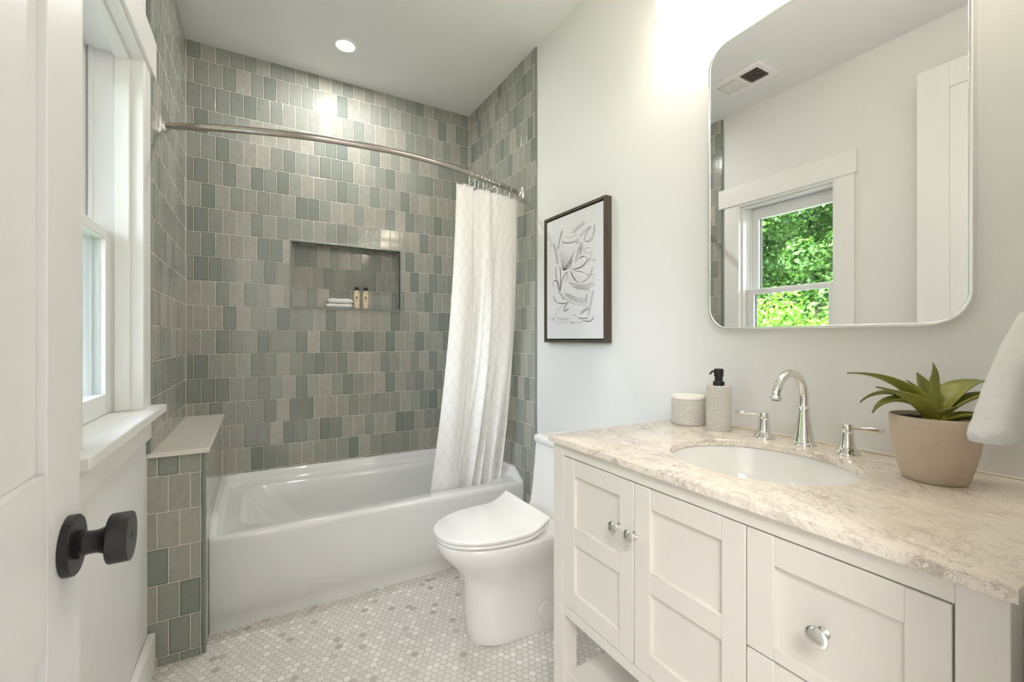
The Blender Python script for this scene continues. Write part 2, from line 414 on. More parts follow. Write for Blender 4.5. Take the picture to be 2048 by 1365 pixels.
# front wall with the doorway the camera looks through, hallway behind
bm = BM()
box(bm, -1.9, -.275, YF-.12, YF, 0, ZC); box(bm, .56, 2.3, YF-.12, YF, 0, ZC); box(bm, -.275, .56, YF-.12, YF, 2.5, ZC)
struct('wall_front', bm, M['paint'])
for i, a in enumerate(((-1.9, 2.3, -2.4, -2.28), (-1.9, -1.78, -2.28, YF-.12), (2.18, 2.3, -2.28, YF-.12))):
    bm = BM(); box(bm, *a, 0, ZC); struct('wall_hallway', bm, M['paint'])
# baseboards
bm = BM(); box(bm, XWL, XWL+.024, .99, 2.022, 0, .132); struct('baseboard_left', bm, M['trim'], bevel=.004)
bm = BM(); box(bm, XR-.016, XR, .14, 1.40, 0, .132); struct('baseboard_right', bm, M['trim'], bevel=.004)

# ------------------------------------------------------------------ window
win = bpy.data.objects.new('window_1', None); COL.objects.link(win); win.location = (XWL, 1.5875, WZ0); WLOC['window_1'] = Vector(win.location); win['kind'] = 'structure'
def wpart(name, boxes, mat, bev=.002, parent=win):
    b = BM()
    for a in boxes: box(b, *a)
    return obj(name, b, mat, parent, bevel=bev)
cf = XWL+.016
wpart('casing', [(XWL, cf, WY1, WY1+.095, WZ0, WZ1+.012), (XWL, cf, WY0-.095, WY0, WZ0, WZ1+.012)], M['trim'])
wpart('head_casing', [(XWL, XWL+.026, WY0-.108, WY1+.135, WZ1+.0, WZ1+.132)], M['trim'])
wpart('sill', [(XWL, XWL+.058, WY0-.115, WY1+.120, WZ0-.026, WZ0), (-.52, XWL+.001, WY0, WY1, WZ0-.03, WZ0)], M['trim'], .003)
wpart('apron', [(XWL, XWL+.018, WY0-.095, WY1+.095, WZ0-.115, WZ0-.026)], M['trim'])
wpart('jamb', [(-.52, cf-.001, WY1-.012, WY1, WZ0, WZ1), (-.52, cf-.001, WY0, WY0+.012, WZ0, WZ1), (-.52, cf-.001, WY0+.012, WY1-.012, WZ1-.012, WZ1)], M['trim'], .0015)
wpart('stop', [(-.405, -.365, WY1-.024, WY1-.012, WZ0, WZ1-.012), (-.405, -.365, WY0+.012, WY0+.024, WZ0, WZ1-.012), (-.405, -.365, WY0+.024, WY1-.024, WZ1-.026, WZ1-.012)], M['trim'], .003)
wpart('track', [(-.52, -.405, WY1-.020, WY1-.012, WZ0, WZ1-.012), (-.52, -.405, WY0+.012, WY0+.020, WZ0, WZ1-.012), (-.465, -.455, WY1-.030, WY1-.020, WZ0, WZ1-.012), (-.465, -.455, WY0+.020, WY0+.030, WZ0, WZ1-.012)], M['vinyl'], .001)
def sash(name, x0, x1, z0, z1, top, bot):
    ya, yb = WY0+.021, WY1-.021; w = .05
    s_ = wpart(name, [(x0, x1, ya, ya+w, z0, z1), (x0, x1, yb-w, yb, z0, z1), (x0, x1, ya+w, yb-w, z1-top, z1), (x0, x1, ya+w, yb-w, z0, z0+bot)], M['vinyl'], .003)
    xm = (x0+x1)/2
    wpart('glass_pane', [(xm-.003, xm+.003, ya+w, yb-w, z0+bot, z1-top)], M['glass'], 0, s_)
    wpart('glazing_bead', [(x0+.004, xm-.004, ya+w, ya+w+.007, z0+bot, z1-top), (x0+.004, xm-.004, yb-w-.007, yb-w, z0+bot, z1-top)], M['rubber'], 0, s_)
    return s_
ls = sash('lower_sash', -.449, -.412, WZ0+.001, 1.533, .032, .062)
us = sash('upper_sash', -.507, -.470, 1.512, WZ1-.014, .078, .032)
# ------------------------------------------------------------------ door standing open along the left wall
DX, DY0, DY1, DZ = -.23, .112, .886, 2.488
bm = BM(); th = .036; st = .116
box(bm, DX-th, DX, DY0, DY0+st, .01, DZ); box(bm, DX-th, DX, DY1-st, DY1, .01, DZ)
box(bm, DX-th, DX, DY0+st, DY1-st, DZ-st, DZ); box(bm, DX-th, DX, DY0+st, DY1-st, .01, .25); box(bm, DX-th, DX, DY0+st, DY1-st, .80, 1.02)
for a in ((.25, .80), (1.02, DZ-st)): box(bm, DX-th+.010, DX-.010, DY0+st, DY1-st, a[0], a[1])
dr = struct('door_1', bm, M['door'], bevel=.0015)
KY, KZ = .836, .903
for sgn, nm in ((1, 'door_knob'), (-1, 'door_knob')):
    bx = DX if sgn > 0 else DX-th
    c = (bx, KY, KZ)
    bm = BM(); lathe(bm, [(.041, 0), (.041, sgn*.0095), (.0395, sgn*.011), (.0, sgn*.011)], c, 'X', 48)
    rz = obj('rosette', bm, M['black'], dr)
    L = 1.0 if sgn > 0 else .9
    pr = [(.019, .011), (.0195, .016), (.0165, .0185), (.0155, .025), (.016, .033), (.019, .040), (.0225, .0435), (.033, .0445), (.0345, .046), (.0345, .0675), (.0335, .069), (.004, .069), (.003, .068), (.0, .068)]
    bm = BM(); lathe(bm, [(r, sgn*h*L) for r, h in pr], c, 'X', 48); obj(nm, bm, M['black'], dr)

# ------------------------------------------------------------------ bathtub
tb = thing('bathtub', (.565, 2.5, 0), 'white alcove bathtub with a plain apron, filling the tiled end of the room', 'bathtub')
TX_0, TX_1, TY0, TY1 = HX+.0002, XRT-.001, 2.133, YB-.001
bm = BM(); RZ = .385
def apron(inset, z): return rrect(TX_0, TX_1, TY0+inset, TY1, .004, z)
loft(bm, [apron(.010, .0), apron(.010, .060), apron(.003, .068), apron(.002, .2), apron(.0, .352), apron(.0, .366), apron(.004, .377), apron(.011, .384), apron(.02, RZ+.001)], True, False)
def basin(f, b, l, r_, rad, z): return rrect(TX_0+l, TX_1-r_, TY0+f, TY1-b, rad, z, 10)
rings = [rrect(TX_0+.0, TX_1-.0, TY0+.02, TY1, .004, RZ+.001, 10),
         basin(.070, .085, .085, .10, .10, RZ+.001), basin(.078, .093, .095, .108, .11, RZ-.002), basin(.086, .10, .108, .115, .12, RZ-.012),
         basin(.092, .106, .125, .12, .125, RZ-.03), basin(.10, .115, .20, .13, .14, .25), basin(.112, .125, .30, .145, .15, .12), basin(.13, .145, .36, .17, .15, .075), basin(.17, .18, .42, .21, .13, .06)]
loft(bm, rings, False, True)
obj('tub_shell', bm, M['acryl'], tb, ang=50)
# raised rim against the three walls
bm = BM(); prof = [(.072, RZ-.001), (.05, RZ+.004), (.036, RZ+.013), (.029, RZ+.028), (.025, RZ+.045), (.018, RZ+.055), (.008, RZ+.0575), (.0, RZ+.058), (.0, RZ-.01)]
def rimring(path_t):
    pass
rings = []
cr = .05
path = []
for i in range(9):
    t = i/8; path.append(('L', t))
for i in range(1, 8): path.append(('CL', i/8))
for i in range(9): path.append(('B', i/8))
for i in range(1, 8): path.append(('CR', i/8))
for i in range(9): path.append(('R', i/8))
cxl, cyl = TX_0+.09, TY1-.09; cxr, cyr = TX_1-.09, TY1-.09
for seg, t in path:
    ring = []
    ys = TY0+.012
    for ins, z in prof:
        fz = 1.0
        if seg == 'L':
            y = ys+(cyl-ys)*t; p = (TX_0+ins, y); e = (y-ys)
        elif seg == 'R':
            y = cyr-(cyr-ys)*t; p = (TX_1-ins, y); e = (y-ys)
        elif seg == 'B': p = (cxl+(cxr-cxl)*t, TY1-ins); e = 1
        elif seg == 'CL':
            a = PI-PI/2*t; R = .09-ins; k = R+(.0 if ins > .01 else .0)
            p = (cxl+k*cos(a), cyl+k*sin(a)); e = 1
            if ins <= .004: s_ = max(abs(cos(a)), abs(sin(a))); p = (cxl+.09*cos(a)/s_, cyl+.09*sin(a)/s_)
        else:
            a = PI/2-PI/2*t; R = .09-ins
            p = (cxr+R*cos(a), cyr+R*sin(a)); e = 1
            if ins <= .004: s_ = max(abs(cos(a)), abs(sin(a))); p = (cxr+.09*cos(a)/s_, cyr+.09*sin(a)/s_)
        if e < .035: fz = math.sqrt(max(0, 1-(1-e/.035)**2))
        z2 = z if z < RZ else RZ+(z-RZ)*fz
        ring.append((p[0], p[1], z2))
    rings.append(ring)
# denser ends so the rounding shows
loft(bm, rings, True, True, closed=False)
obj('raised_rim', bm, M['acryl'], tb, ang=60)

# ------------------------------------------------------------------ toilet
TY = 1.597
to = thing('toilet', (.95, TY, 0), 'white one-piece skirted toilet with closed lid between the tub and the vanity', 'toilet')
def dsec(xf, a, w, wb, xb, z, n=22, pw=2.0):
    pts = [(xb, TY-wb, z)]
    xs = xf+a
    for i in range(1, 5): t = i/5; pts.append((xb+(xs-xb)*t, TY-(wb+(w-wb)*t), z))
    for i in range(n+1):
        t = -PI/2+PI*i/n
        ca, sa = cos(t), sin(t)
        ex = 2/pw
        pts.append((xs-a*math.copysign(abs(ca)**ex, ca), TY+w*math.copysign(abs(sa)**ex, sa), z))
    for i in range(4, 0, -1): t = i/5; pts.append((xb+(xs-xb)*t, TY+(wb+(w-wb)*t), z))
    pts.append((xb, TY+wb, z)); return pts
XBK = 1.303
bm = BM()
secs = [(.722, .13, .098, .118, 0), (.716, .13, .104, .120, .012), (.712, .13, .104, .120, .05), (.709, .13, .104, .120, .12), (.708, .135, .106, .121, .19), (.702, .15, .113, .124, .235),
        (.683, .18, .130, .132, .275), (.650, .215, .150, .145, .315), (.617, .245, .166, .158, .350), (.597, .262, .174, .168, .380), (.589, .27, .177, .174, .402), (.591, .268, .175, .174, .410), (.600, .26, .168, .168, .413)]
loft(bm, [dsec(a, b, c, d, XBK, z) for a, b, c, d, z in secs], True, True)
obj('bowl', bm, M['porc'], to, ang=60)
def plate(name, z0, z1, xf, xb, w, ramp, mat):
    b = BM(); rings = []
    for ins, z in ((.004, z0), (.0, z0+.004), (.0, z1-.006), (.002, z1-.002), (.008, z1)):
        r = dsec(xf+ins, .262, w-ins, w-ins, xb, z, 30, 2.15); out = []
        n = len(r)
        side = []
        for x, y, zz in r:
            zz2 = zz
            if ramp and x > .89: zz2 = zz+.042*min(1, ((x-.89)/(xb-.89)))**1.6
            out.append((x, y, zz2))
        rings.append(out)
    loft(b, rings, True, True); return obj(name, b, mat, to, ang=50)
def dfix(xb): pass
plate('seat', .418, .433, .586, .985, .176, True, M['porc'])
plate('lid', .4345, .452, .582, .985, .178, True, M['porc'])
bm = BM()
def tsec(xf, w, z, r=.03): return rrect(xf, XBK, TY-w, TY+w, r, z, 6)
loft(bm, [tsec(1.085, .172, .400), tsec(1.108, .178, .43), tsec(1.122, .184, .50), tsec(1.136, .189, .60), tsec(1.146, .192, .700)], True, True)
obj('tank', bm, M['porc'], to, ang=50)
bm = BM(); loft(bm, [tsec(1.143, .194, .7025), tsec(1.139, .197, .706), tsec(1.139, .197, .725), tsec(1.144, .193, .734), tsec(1.158, .18, .7375)], True, True)
obj('tank_lid', bm, M['porc'], to, ang=50)
bm = BM(); lathe(bm, [(.036, .0), (.036, -.0035), (.0345, -.005), (.033, -.0035), (.0, -.003)], (1.008, TY-.1175, .092), 'Y', 40)
obj('bolt_cap', bm, M['porc'], to, ang=30)

# ------------------------------------------------------------------ vanity
VX, VXB = .744, 1.303
va = thing('vanity_cabinet', (1.02, .602, 0), 'white shaker vanity cabinet on square legs under the marble top', 'vanity')
LW = .0475
for x0, x1 in ((VX, VX+LW), (VXB-LW, VXB)):
    for y0, y1 in ((.1525, .1995), (1.0045, 1.0520)):
        b = BM(); box(b, x0, x1, y0, y1, 0, .8935); obj('leg', b, M['cabinet'], va, bevel=.0015)
ya, yb = .1995, 1.0045
b = BM(); box(b, VX+.001, VX+.022, ya, yb, .8625, .8935); obj('top_rail', b, M['cabinet'], va, bevel=.001)
b = BM(); box(b, VX+.001, VX+.022, ya, yb, .415, .4425); obj('bottom_rail', b, M['cabinet'], va, bevel=.001)
b = BM(); box(b, VX+LW, VXB-LW, .160, .178, .415, .8935); obj('side_panel', b, M['cabinet'], va)
b = BM(); box(b, VX+LW, VXB-LW, 1.026, 1.044, .415, .8935); obj('side_panel', b, M['cabinet'], va)
b = BM(); box(b, VX+.022, VXB-.02, ya, yb, .425, .440); obj('bottom_panel', b, M['cabinet'], va)
b = BM(); box(b, VXB-.02, VXB-.008, ya, yb, .425, .8935); obj('back_panel', b, M['cabinet'], va)
b = BM(); box(b, VX+.030, VX+.04, ya, yb, .44, .8625); obj('gap_shade_sheet', b, M['dark'], va)  # dark sheet paints the shade in the gaps round doors and drawers
b = BM(); box(b, VX+.012, VXB-.012, .163, 1.0045, .222, .250); obj('shelf', b, M['cabinet'], va, bevel=.002)
def knob(y, z, parent):
    b = BM()
    lathe(b, [(.009, 0), (.009, -.003), (.0055, -.006), (.005, -.012), (.0065, -.015), (.0115, -.0185), (.0155, -.0215), (.0168, -.0240), (.0164, -.0258), (.0145, -.0275), (.010, -.0290), (.005, -.0296), (.0, -.0298)], (VX, y, z), 'X', 28)
    return obj('knob', b, M['chrome'], parent)
def front(name, y0, y1, z0, z1, rails, label):
    """rails: z bands (lo, hi) of the horizontal members"""
    sw = .0465; b = BM()
    box(b, VX, VX+.019, y0, y0+sw, z0, z1); box(b, VX, VX+.019, y1-sw, y1, z0, z1)
    for lo, hi in rails: box(b, VX+.0009, VX+.019, y0+sw, y1-sw, lo, hi)
    o = obj(name, b, M['cabinet'], va, bevel=.0009, seg=1)
    b = BM(); box(b, VX+.0105, VX+.017, y0+sw-.004, y1-sw+.004, z0+.004, z1-.004); obj('panel', b, M['cabinet'], o)
    if label: o['label'] = label
    return o
dr3 = ((.4445, .494), (.630, .676), (.8155, .860))
d1 = front('door', .7365, 1.0030, .4445, .860, dr3, None); knob(.779, .7445, d1)
d2 = front('door', .4690, .7340, .4445, .860, dr3, None); knob(.729, .7435, d2)
w1 = front('drawer', .2020, .4665, .6525, .860, ((.6525, .6725), (.811, .860)), None); knob(.3435, .7445, w1)
w2 = front('drawer', .2020, .4665, .4445, .6495, ((.4445, .4645), (.605, .6495)), None); knob(.3435, .537, w2)
# ------------------------------------------------------------------ countertop with the oval cut-out
SX, SY, SA, SB = 1.012, .610, .180, .198
CX0, CX1, CY0, CY1, CZ0, CZ1 = .732, XR-.001, .144, 1.0605, .894, .911
N = 72
def rect_hit(a):
    dx, dy = cos(a), sin(a); ts = []
    if dx > 1e-9: ts.append((CX1-SX)/dx)
    if dx < -1e-9: ts.append((CX0-SX)/dx)
    if dy > 1e-9: ts.append((CY1-SY)/dy)
    if dy < -1e-9: ts.append((CY0-SY)/dy)
    t = min(ts); return SX+dx*t, SY+dy*t
angs = sorted([2*PI*i/N for i in range(N)]+[math.atan2(y-SY, x-SX) % (2*PI) for x in (CX0, CX1) for y in (CY0, CY1)])
bm = BM()
rg = []
def inset(p, d): return (min(max(p[0], CX0+d), CX1), min(max(p[1], CY0+d), CY1-d))
for z, d, k in ((CZ0, .0, 'o'), (CZ1-.0025, .0, 'o'), (CZ1-.0007, .0007, 'o'), (CZ1, .0025, 'o'), (CZ1, .0015, 'i'), (CZ1-.0015, 0, 'i'), (CZ0, 0, 'i')):
    ring = []
    for a in angs:
        if k == 'o': x, y = inset(rect_hit(a), d)
        else: x, y = SX+(SA+d)*cos(a), SY+(SB+d)*sin(a)
        ring.append((x, y, z))
    rg.append(ring)
rg.append(rg[0])
loft(bm, rg, False, False); bmesh.ops.remove_doubles(bm, verts=bm.verts, dist=1e-7)
ct = obj('countertop', bm, M['marble'], ang=30)
tag(ct, 'veined marble vanity countertop with an oval sink cut-out', 'countertop')
bm = BM(); box(bm, XR-.007, XR, CY0, CY1, CZ1, CZ1+.004); obj('caulk_bead', bm, M['caulk'], wr, bevel=.0015)['label'] = 'cream caulk line along the wall'
bm = BM()
prof = [(1.03, 1.03, CZ0), (1.02, 1.02, CZ0-.004), (1.0, 1.0, CZ0-.02), (.97, .97, CZ0-.05), (.90, .90, CZ0-.09), (.74, .75, CZ0-.122), (.5, .52, CZ0-.138), (.2, .2, CZ0-.145), (.12, .11, CZ0-.147)]
loft(bm, [[(SX+SA*a*cos(2*PI*i/64), SY+SB*b_*sin(2*PI*i/64), z) for i in range(64)] for a, b_, z in prof], False, True)
bmesh.ops.recalc_face_normals(bm, faces=bm.faces); bmesh.ops.reverse_faces(bm, faces=bm.faces)
for f in bm.faces: f.smooth = True
sk_ = obj('sink_basin', bm, M['porc'], recalc=False, loc=(SX, SY, CZ0-.147)); tag(sk_, 'white oval undermount sink basin set into the marble top', 'sink')
mo = sk_.modifiers.new('wall', 'SOLIDIFY'); mo.thickness = .008; mo.offset = -1
bm = BM(); lathe(bm, [(.0, 0), (.019, 0), (.021, .002), (.020, .0045), (.012, .005), (.0, .005)], (SX, SY, CZ0-.147), 'Z', 32); obj('drain', bm, M['chrome'], sk_)
# ------------------------------------------------------------------ faucet
FX, FY = 1.238, .620
fa = thing('faucet', (FX, FY, CZ1), 'polished chrome widespread faucet with arched spout and two lever handles behind the sink', 'faucet')
def P3(lst, x, y, n=36):
    b = BM(); lathe(b, [(r, h) for r, h in lst], (x, y, CZ1), 'Z', n); return b
b = P3([(.0285, 0), (.029, .003), (.0285, .007), (.025, .010), (.0235, .014), (.0235, .020), (.0225, .024), (.021, .028), (.0205, .036), (.0185, .052), (.0155, .070), (.0128, .088), (.0125, .092), (.0155, .094), (.0158, .097), (.0135, .100), (.0112, .104), (.0108, .110), (.0108, .118)], FX, FY)
pts, rad = [], []
R_ = .065; zc = CZ1+.127
for i in range(4): pts.append((FX, FY, CZ1+.110+(.127-.110)*i/4)); rad.append(.0106)
for i in range(27):
    a = PI*.95*i/26
    pts.append((FX-R_+R_*cos(a), FY, zc+R_*sin(a))); rad.append(.0106-.0006*i/26)
tube(b, pts, rad, 20)
e = Vector(pts[-1]); d = (e-Vector(pts[-2])).normalized()
tube(b, [e-d*.001, e+d*.001, e+d*.003, e+d*.007, e+d*.009, e+d*.0095], [.011, .0135, .0145, .0145, .013, .011], 24)
obj('spout', b, M['chrome'], fa, ang=50)
b = BM(); tube(b, [e+d*.009, e+d*.0105], [.0095, .0095], 20); obj('aerator', b, M['blackp'], fa)
for (hx, hy, tip, rises) in ((1.231, .720, (1.228, .808, .976), 0), (1.232, .519, (1.280, .462, .972), 0)):
    b = P3([(.0268, 0), (.0272, .003), (.0265, .006), (.0235, .009), (.0225, .012), (.0185, .016), (.0155, .023), (.0138, .034), (.0128, .048), (.0123, .054), (.0118, .0545), (.0122, .0555), (.0122, .070), (.0112, .072), (.0105, .0735), (.0, .074)], hx, hy, 32)
    h = obj('handle', b, M['chrome'], fa, ang=40)
    a0 = Vector((hx, hy, CZ1+.0645)); t = Vector(tip); dv = t-a0; u_ = dv.normalized()
    b = BM(); L = dv.length
    rr = [.005, .0048, .0045, .0055, .0078, .0088, .0084, .0066, .0036, .0004]; ss = [.008, .018, .030, .038, .050, .060, .070, .078, .083, .085]
    tube(b, [a0+u_*(s_*L/.085) for s_ in ss], rr, 14)
    obj('lever', b, M['chrome'], h, ang=60)

# ------------------------------------------------------------------ counter things
def cyluv(b, c, z0):
    lay = b.loops.layers.uv.verify()
    for f in b.faces:
        aa = [math.atan2(l.vert.co.y-c[1], l.vert.co.x-c[0]) for l in f.loops]
        if max(aa)-min(aa) > PI: aa = [a+2*PI if a < 0 else a for a in aa]
        for l, a in zip(f.loops, aa): l[lay].uv = (a*c[2], l.vert.co.z-z0)
JX, JY = 1.232, .975
j = thing('canister', (JX, JY, CZ1), 'short white embossed ceramic canister with a flat lid, left of the soap dispenser', 'canister')
b = BM(); lathe(b, [(.048, 0), (.0515, .002), (.052, .005), (.052, .081), (.0515, .0825), (.045, .083), (.0, .083)], (JX, JY, CZ1), 'Z', 64); cyluv(b, (JX, JY, .0527), CZ1); obj('body', b, M['relief'], j)
b = BM(); lathe(b, [(.0515, .0835), (.0525, .0845), (.0525, .0915), (.0515, .0935), (.0, .094)], (JX, JY, CZ1), 'Z', 64); obj('lid', b, M['ceram'], j)
PX, PY = 1.2285, .860
p = thing('soap_dispenser', (PX, PY, CZ1), 'tall white embossed ceramic soap dispenser with a black pump', 'soap dispenser')
b = BM(); lathe(b, [(.0325, 0), (.035, .002), (.0355, .005), (.0355, .132), (.035, .1345), (.033, .136), (.0, .136)], (PX, PY, CZ1), 'Z', 64); cyluv(b, (PX, PY, .0361), CZ1); obj('body', b, M['relief'], p)
b = BM(); lathe(b, [(.0165, .136), (.0165, .148), (.0155, .149), (.0115, .149), (.0115, .163), (.0135, .164), (.0138, .184), (.013, .187), (.009, .188), (.0, .188)], (PX, PY, CZ1), 'Z', 36)
nd = Vector((-.35, .94, 0)).normalized(); z0 = CZ1+.178
tube(b, [Vector((PX, PY, z0))+nd*s_+Vector((0, 0, dz)) for s_, dz in ((.008, .001), (.014, .0015), (.019, .0), (.023, -.004), (.0255, -.009))], [.0038, .0035, .0032, .003, .0028], 12)
obj('pump', b, M['blackp'], p, ang=40)
# potted plant
QX, QY = 1.160, .3405
pl = thing('potted_plant', (QX, QY, CZ1), 'green agave-like succulent in a beige clay pot at the right of the sink', 'plant')
b = BM(); lathe(b, [(.044, 0), (.0475, .0015), (.050, .005), (.0545, .020), (.060, .042), (.0645, .064), (.0675, .088), (.0688, .110), (.0688, .126), (.0680, .1275), (.0655, .1275), (.064, .124), (.0635, .110), (.06, .106)], (QX, QY, CZ1), 'Z', 56, True, False)
obj('pot', b, M['clay'], pl, ang=60)
b = BM()
def soilf(u, v):
    a = u*2*PI; r = .0625*v
    return (QX+r*cos(a), QY+r*sin(a), CZ1+.117+.007*noise.noise(Vector((r*cos(a)*90, r*sin(a)*90, 1)))+.004*noise.noise(Vector((r*cos(a)*260, r*sin(a)*260, 5))))
grid(b, soilf, 56, 14); bmesh.ops.remove_doubles(b, verts=b.verts, dist=1e-6); obj('soil', b, M['soil'], pl, ang=80)
# camera frame directions for the leaves (right of view, away from view)
RV = Vector((cos(YAW), -sin(YAW), 0)); FV = Vector((sin(YAW), cos(YAW), 0)); UV_ = Vector((0, 0, 1))
def leaf(name, d_az, L, w, elev, droop, twist=0.0, tipcurl=0.0):
    """d_az: heading in degrees, 0 = +X, counter-clockwise; elev in degrees at the base; droop in degrees over the length"""
    b = BM(); lay = b.loops.layers.uv.verify(); ns = 22; nw = 6
    az = math.radians(d_az); hd = Vector((cos(az), sin(az), 0)); sd_ = Vector((-sin(az), cos(az), 0))
    p_ = Vector((QX, QY, CZ1+.108))+hd*.004; pts_ = []; V = []
    for i in range(ns+1):
        t = i/ns
        el = math.radians(elev-droop*t**1.2+tipcurl*max(0, t-.75)*4)
        dirv = hd*cos(el)+UV_*sin(el); nrm = UV_*cos(el)-hd*sin(el)
        tw = math.radians(twist*t); sv = sd_*cos(tw)+nrm*sin(tw); nv = nrm*cos(tw)-sd_*sin(tw)
        wd = w*(.55+.45*min(1, t/.35)) if t < .35 else w*max(.02, (1-((t-.35)/.65)**2.1))
        row = []
        for k in range(nw+1):
            s_ = k/nw*2-1
            row.append(b.verts.new(p_+sv*(s_*wd)+nv*(abs(s_)**1.6*wd*(.55*(1-t)+.18))))
        V.append(row); p_ = p_+dirv*(L/ns)
    for i in range(ns):
        for k in range(nw):
            f = b.faces.new((V[i][k], V[i][k+1], V[i+1][k+1], V[i+1][k]))
            for l, (a, c_) in zip(f.loops, ((k, i), (k+1, i), (k+1, i+1), (k, i+1))): l[lay].uv = (a/nw, c_/ns)
    o = obj(name, b, M['leaf'], pl, ang=80)
    m_ = o.modifiers.new('thick', 'SOLIDIFY'); m_.thickness = .0022; m_.offset = 0
    return o
base_az = math.degrees(-YAW)          # heading of the view's right
for a_, L, w, el, dr_, tw, tc in ((180-8, .150, .0165, 62, 66, 4, 0), (180+14, .130, .0165, 46, 42, -8, 10), (180-40, .112, .017, 72, 128, 10, 0), (180-20, .098, .0165, 70, 138, 0, 0), (180-62, .080, .018, 80, 70, 0, 0),
                                  (95, .082, .017, 84, 24, 0, 0), (60, .075, .016, 80, 70, 0, 0), (-100, .104, .0088, 92, 6, 6, 40), (6, .120, .0185, 70, 78, 8, 0), (-14, .112, .0165, 54, 58, -6, 0),
                                  (28, .112, .018, 72, 100, 10, 0), (-34, .092, .015, 30, 62, 0, 0), (-72, .04, .015, 62, 20, 0, 0), (150, .075, .015, 84, 40, 0, 0)):
    leaf('leaf', base_az+a_, L*1.3*(.92 if a_ == -100 else 1), w*1.45, el, dr_, tw, tc)

# ------------------------------------------------------------------ wall mirror
mr_ = thing('wall_mirror', (XR, .6275, 1.22), 'large rounded-corner wall mirror in a thin silver frame over the vanity', 'mirror')
def rr_yz(y0, y1, z0, z1, r, x, n=10): return [(x, a, c_) for a, c_, _ in rrect(y0, y1, z0, z1, r, 0, n)]
MY0, MY1, MZ0, MZ1, MR = .316, .937, 1.219, 2.136, .072
b = BM(); t = .0075
loft(b, [rr_yz(MY0, MY1, MZ0, MZ1, MR, XR), rr_yz(MY0, MY1, MZ0, MZ1, MR, 1.2840), rr_yz(MY0+.001, MY1-.001, MZ0+.001, MZ1-.001, MR-.001, 1.2830), rr_yz(MY0+t-.001, MY1-t+.001, MZ0+t-.001, MZ1-t+.001, MR-t+.001, 1.2830),
         rr_yz(MY0+t, MY1-t, MZ0+t, MZ1-t, MR-t, 1.2840), rr_yz(MY0+t, MY1-t, MZ0+t, MZ1-t, MR-t, 1.2875)], True, False)
obj('frame', b, M['steel'], mr_, ang=50)
b = BM(); loft(b, [rr_yz(MY0+t, MY1-t, MZ0+t, MZ1-t, MR-t, 1.2890), rr_yz(MY0+t, MY1-t, MZ0+t, MZ1-t, MR-t, 1.2846)], True, True)
obj('mirror_glass', b, M['mirror'], mr_, ang=30)

# ------------------------------------------------------------------ framed botanical drawing
pc = thing('framed_picture', (XR, 1.6555, 1.173), 'dark wood framed line drawing of leaves on white canvas above the toilet', 'picture')
AY0, AY1, AZ0, AZ1, AX = 1.423, 1.888, 1.173, 1.803, 1.275
b = BM(); fw = .013
for a in ((AY0, AY0+fw, AZ0, AZ1), (AY1-fw, AY1, AZ0, AZ1), (AY0+fw, AY1-fw, AZ0, AZ0+fw), (AY0+fw, AY1-fw, AZ1-fw, AZ1)): box(b, AX, XR, *a)
obj('frame', b, M['wood'], pc, bevel=.001)
b = BM(); box(b, XR-.008, XR, AY0+fw, AY1-fw, AZ0+fw, AZ1-fw); obj('canvas_gap_shade', b, M['dark'], pc)  # dark colour paints the shadow in the gap between canvas and frame
KY0, KY1, KZ0, KZ1, KX = 1.442, 1.868, 1.191, 1.784, 1.279
b = BM(); box(b, KX, XR-.008, KY0, KY1, KZ0, KZ1); cv = obj('canvas', b, M['canvas'], pc, bevel=.002)
b = BM()
def canvas_pt(x, y):
    s_ = (x-92)/513; zl, zr = 2.253, 1.885
    t = (s_/zr)/((1-s_)/zl+s_/zr); tp = 285-190*s_; bt = 1270+5*s_
    return KY1-(KY1-KY0)*t, KZ1-(KZ1-KZ0)*(y-tp)/(bt-tp)
def ribbon(pts, w=.0011):
    P_ = [Vector(canvas_pt(*q)) for q in pts]; rows = []
    for i, q in enumerate(P_):
        t_ = (P_[min(i+1, len(P_)-1)]-P_[max(i-1, 0)]);
        if t_.length < 1e-9: t_ = Vector((1, 0))
        t_.normalize(); nn = Vector((-t_.y, t_.x))*w/2
        rows.append((b.verts.new((KX-.0004, q.x+nn.x, q.y+nn.y)), b.verts.new((KX-.0004, q.x-nn.x, q.y-nn.y))))
    for r0, r1 in zip(rows, rows[1:]): b.faces.new((r0[0], r0[1], r1[1], r1[0]))
def bez(p0, p1, p2, n=14): return [((1-t)**2*p0[0]+2*t*(1-t)*p1[0]+t*t*p2[0], (1-t)**2*p0[1]+2*t*(1-t)*p1[1]+t*t*p2[1]) for t in [i/n for i in range(n+1)]]
def blade(p0, c1, p1, wd, lines=3):
    for k in range(lines):
        o_ = (k/(lines-1)-.5)*2*wd if lines > 1 else 0
        ribbon(bez(p0, (c1[0]+o_, c1[1]+o_*.5), p1), .0009)
def sprig(p0, c1, p1, n, tl, both=True):
    s_ = bez(p0, c1, p1, n); ribbon(s_, .0010)
    for i in range(1, len(s_)):
        dx, dy = s_[i][0]-s_[i-1][0], s_[i][1]-s_[i-1][1]; l_ = math.hypot(dx, dy) or 1; dx /= l_; dy /= l_
        for sg in ((1, -1) if both else (1,)):
            q = (s_[i][0]+tl*(dx*.7-sg*dy*.7), s_[i][1]+tl*(dy*.7+sg*dx*.7)); ribbon([s_[i], q], .0012)
def flower(x, y, r):
    for k in range(5):
        a = k*1.26; ribbon(bez((x, y), (x+r*cos(a-.5), y+r*sin(a-.5)), (x+r*cos(a), y+r*sin(a)), 5), .001)
sprig((315, 375), (370, 330), (425, 290), 9, 22); blade((395, 400), (430, 350), (495, 315), 16); blade((430, 440), (520, 470), (528, 300), 18, 4)
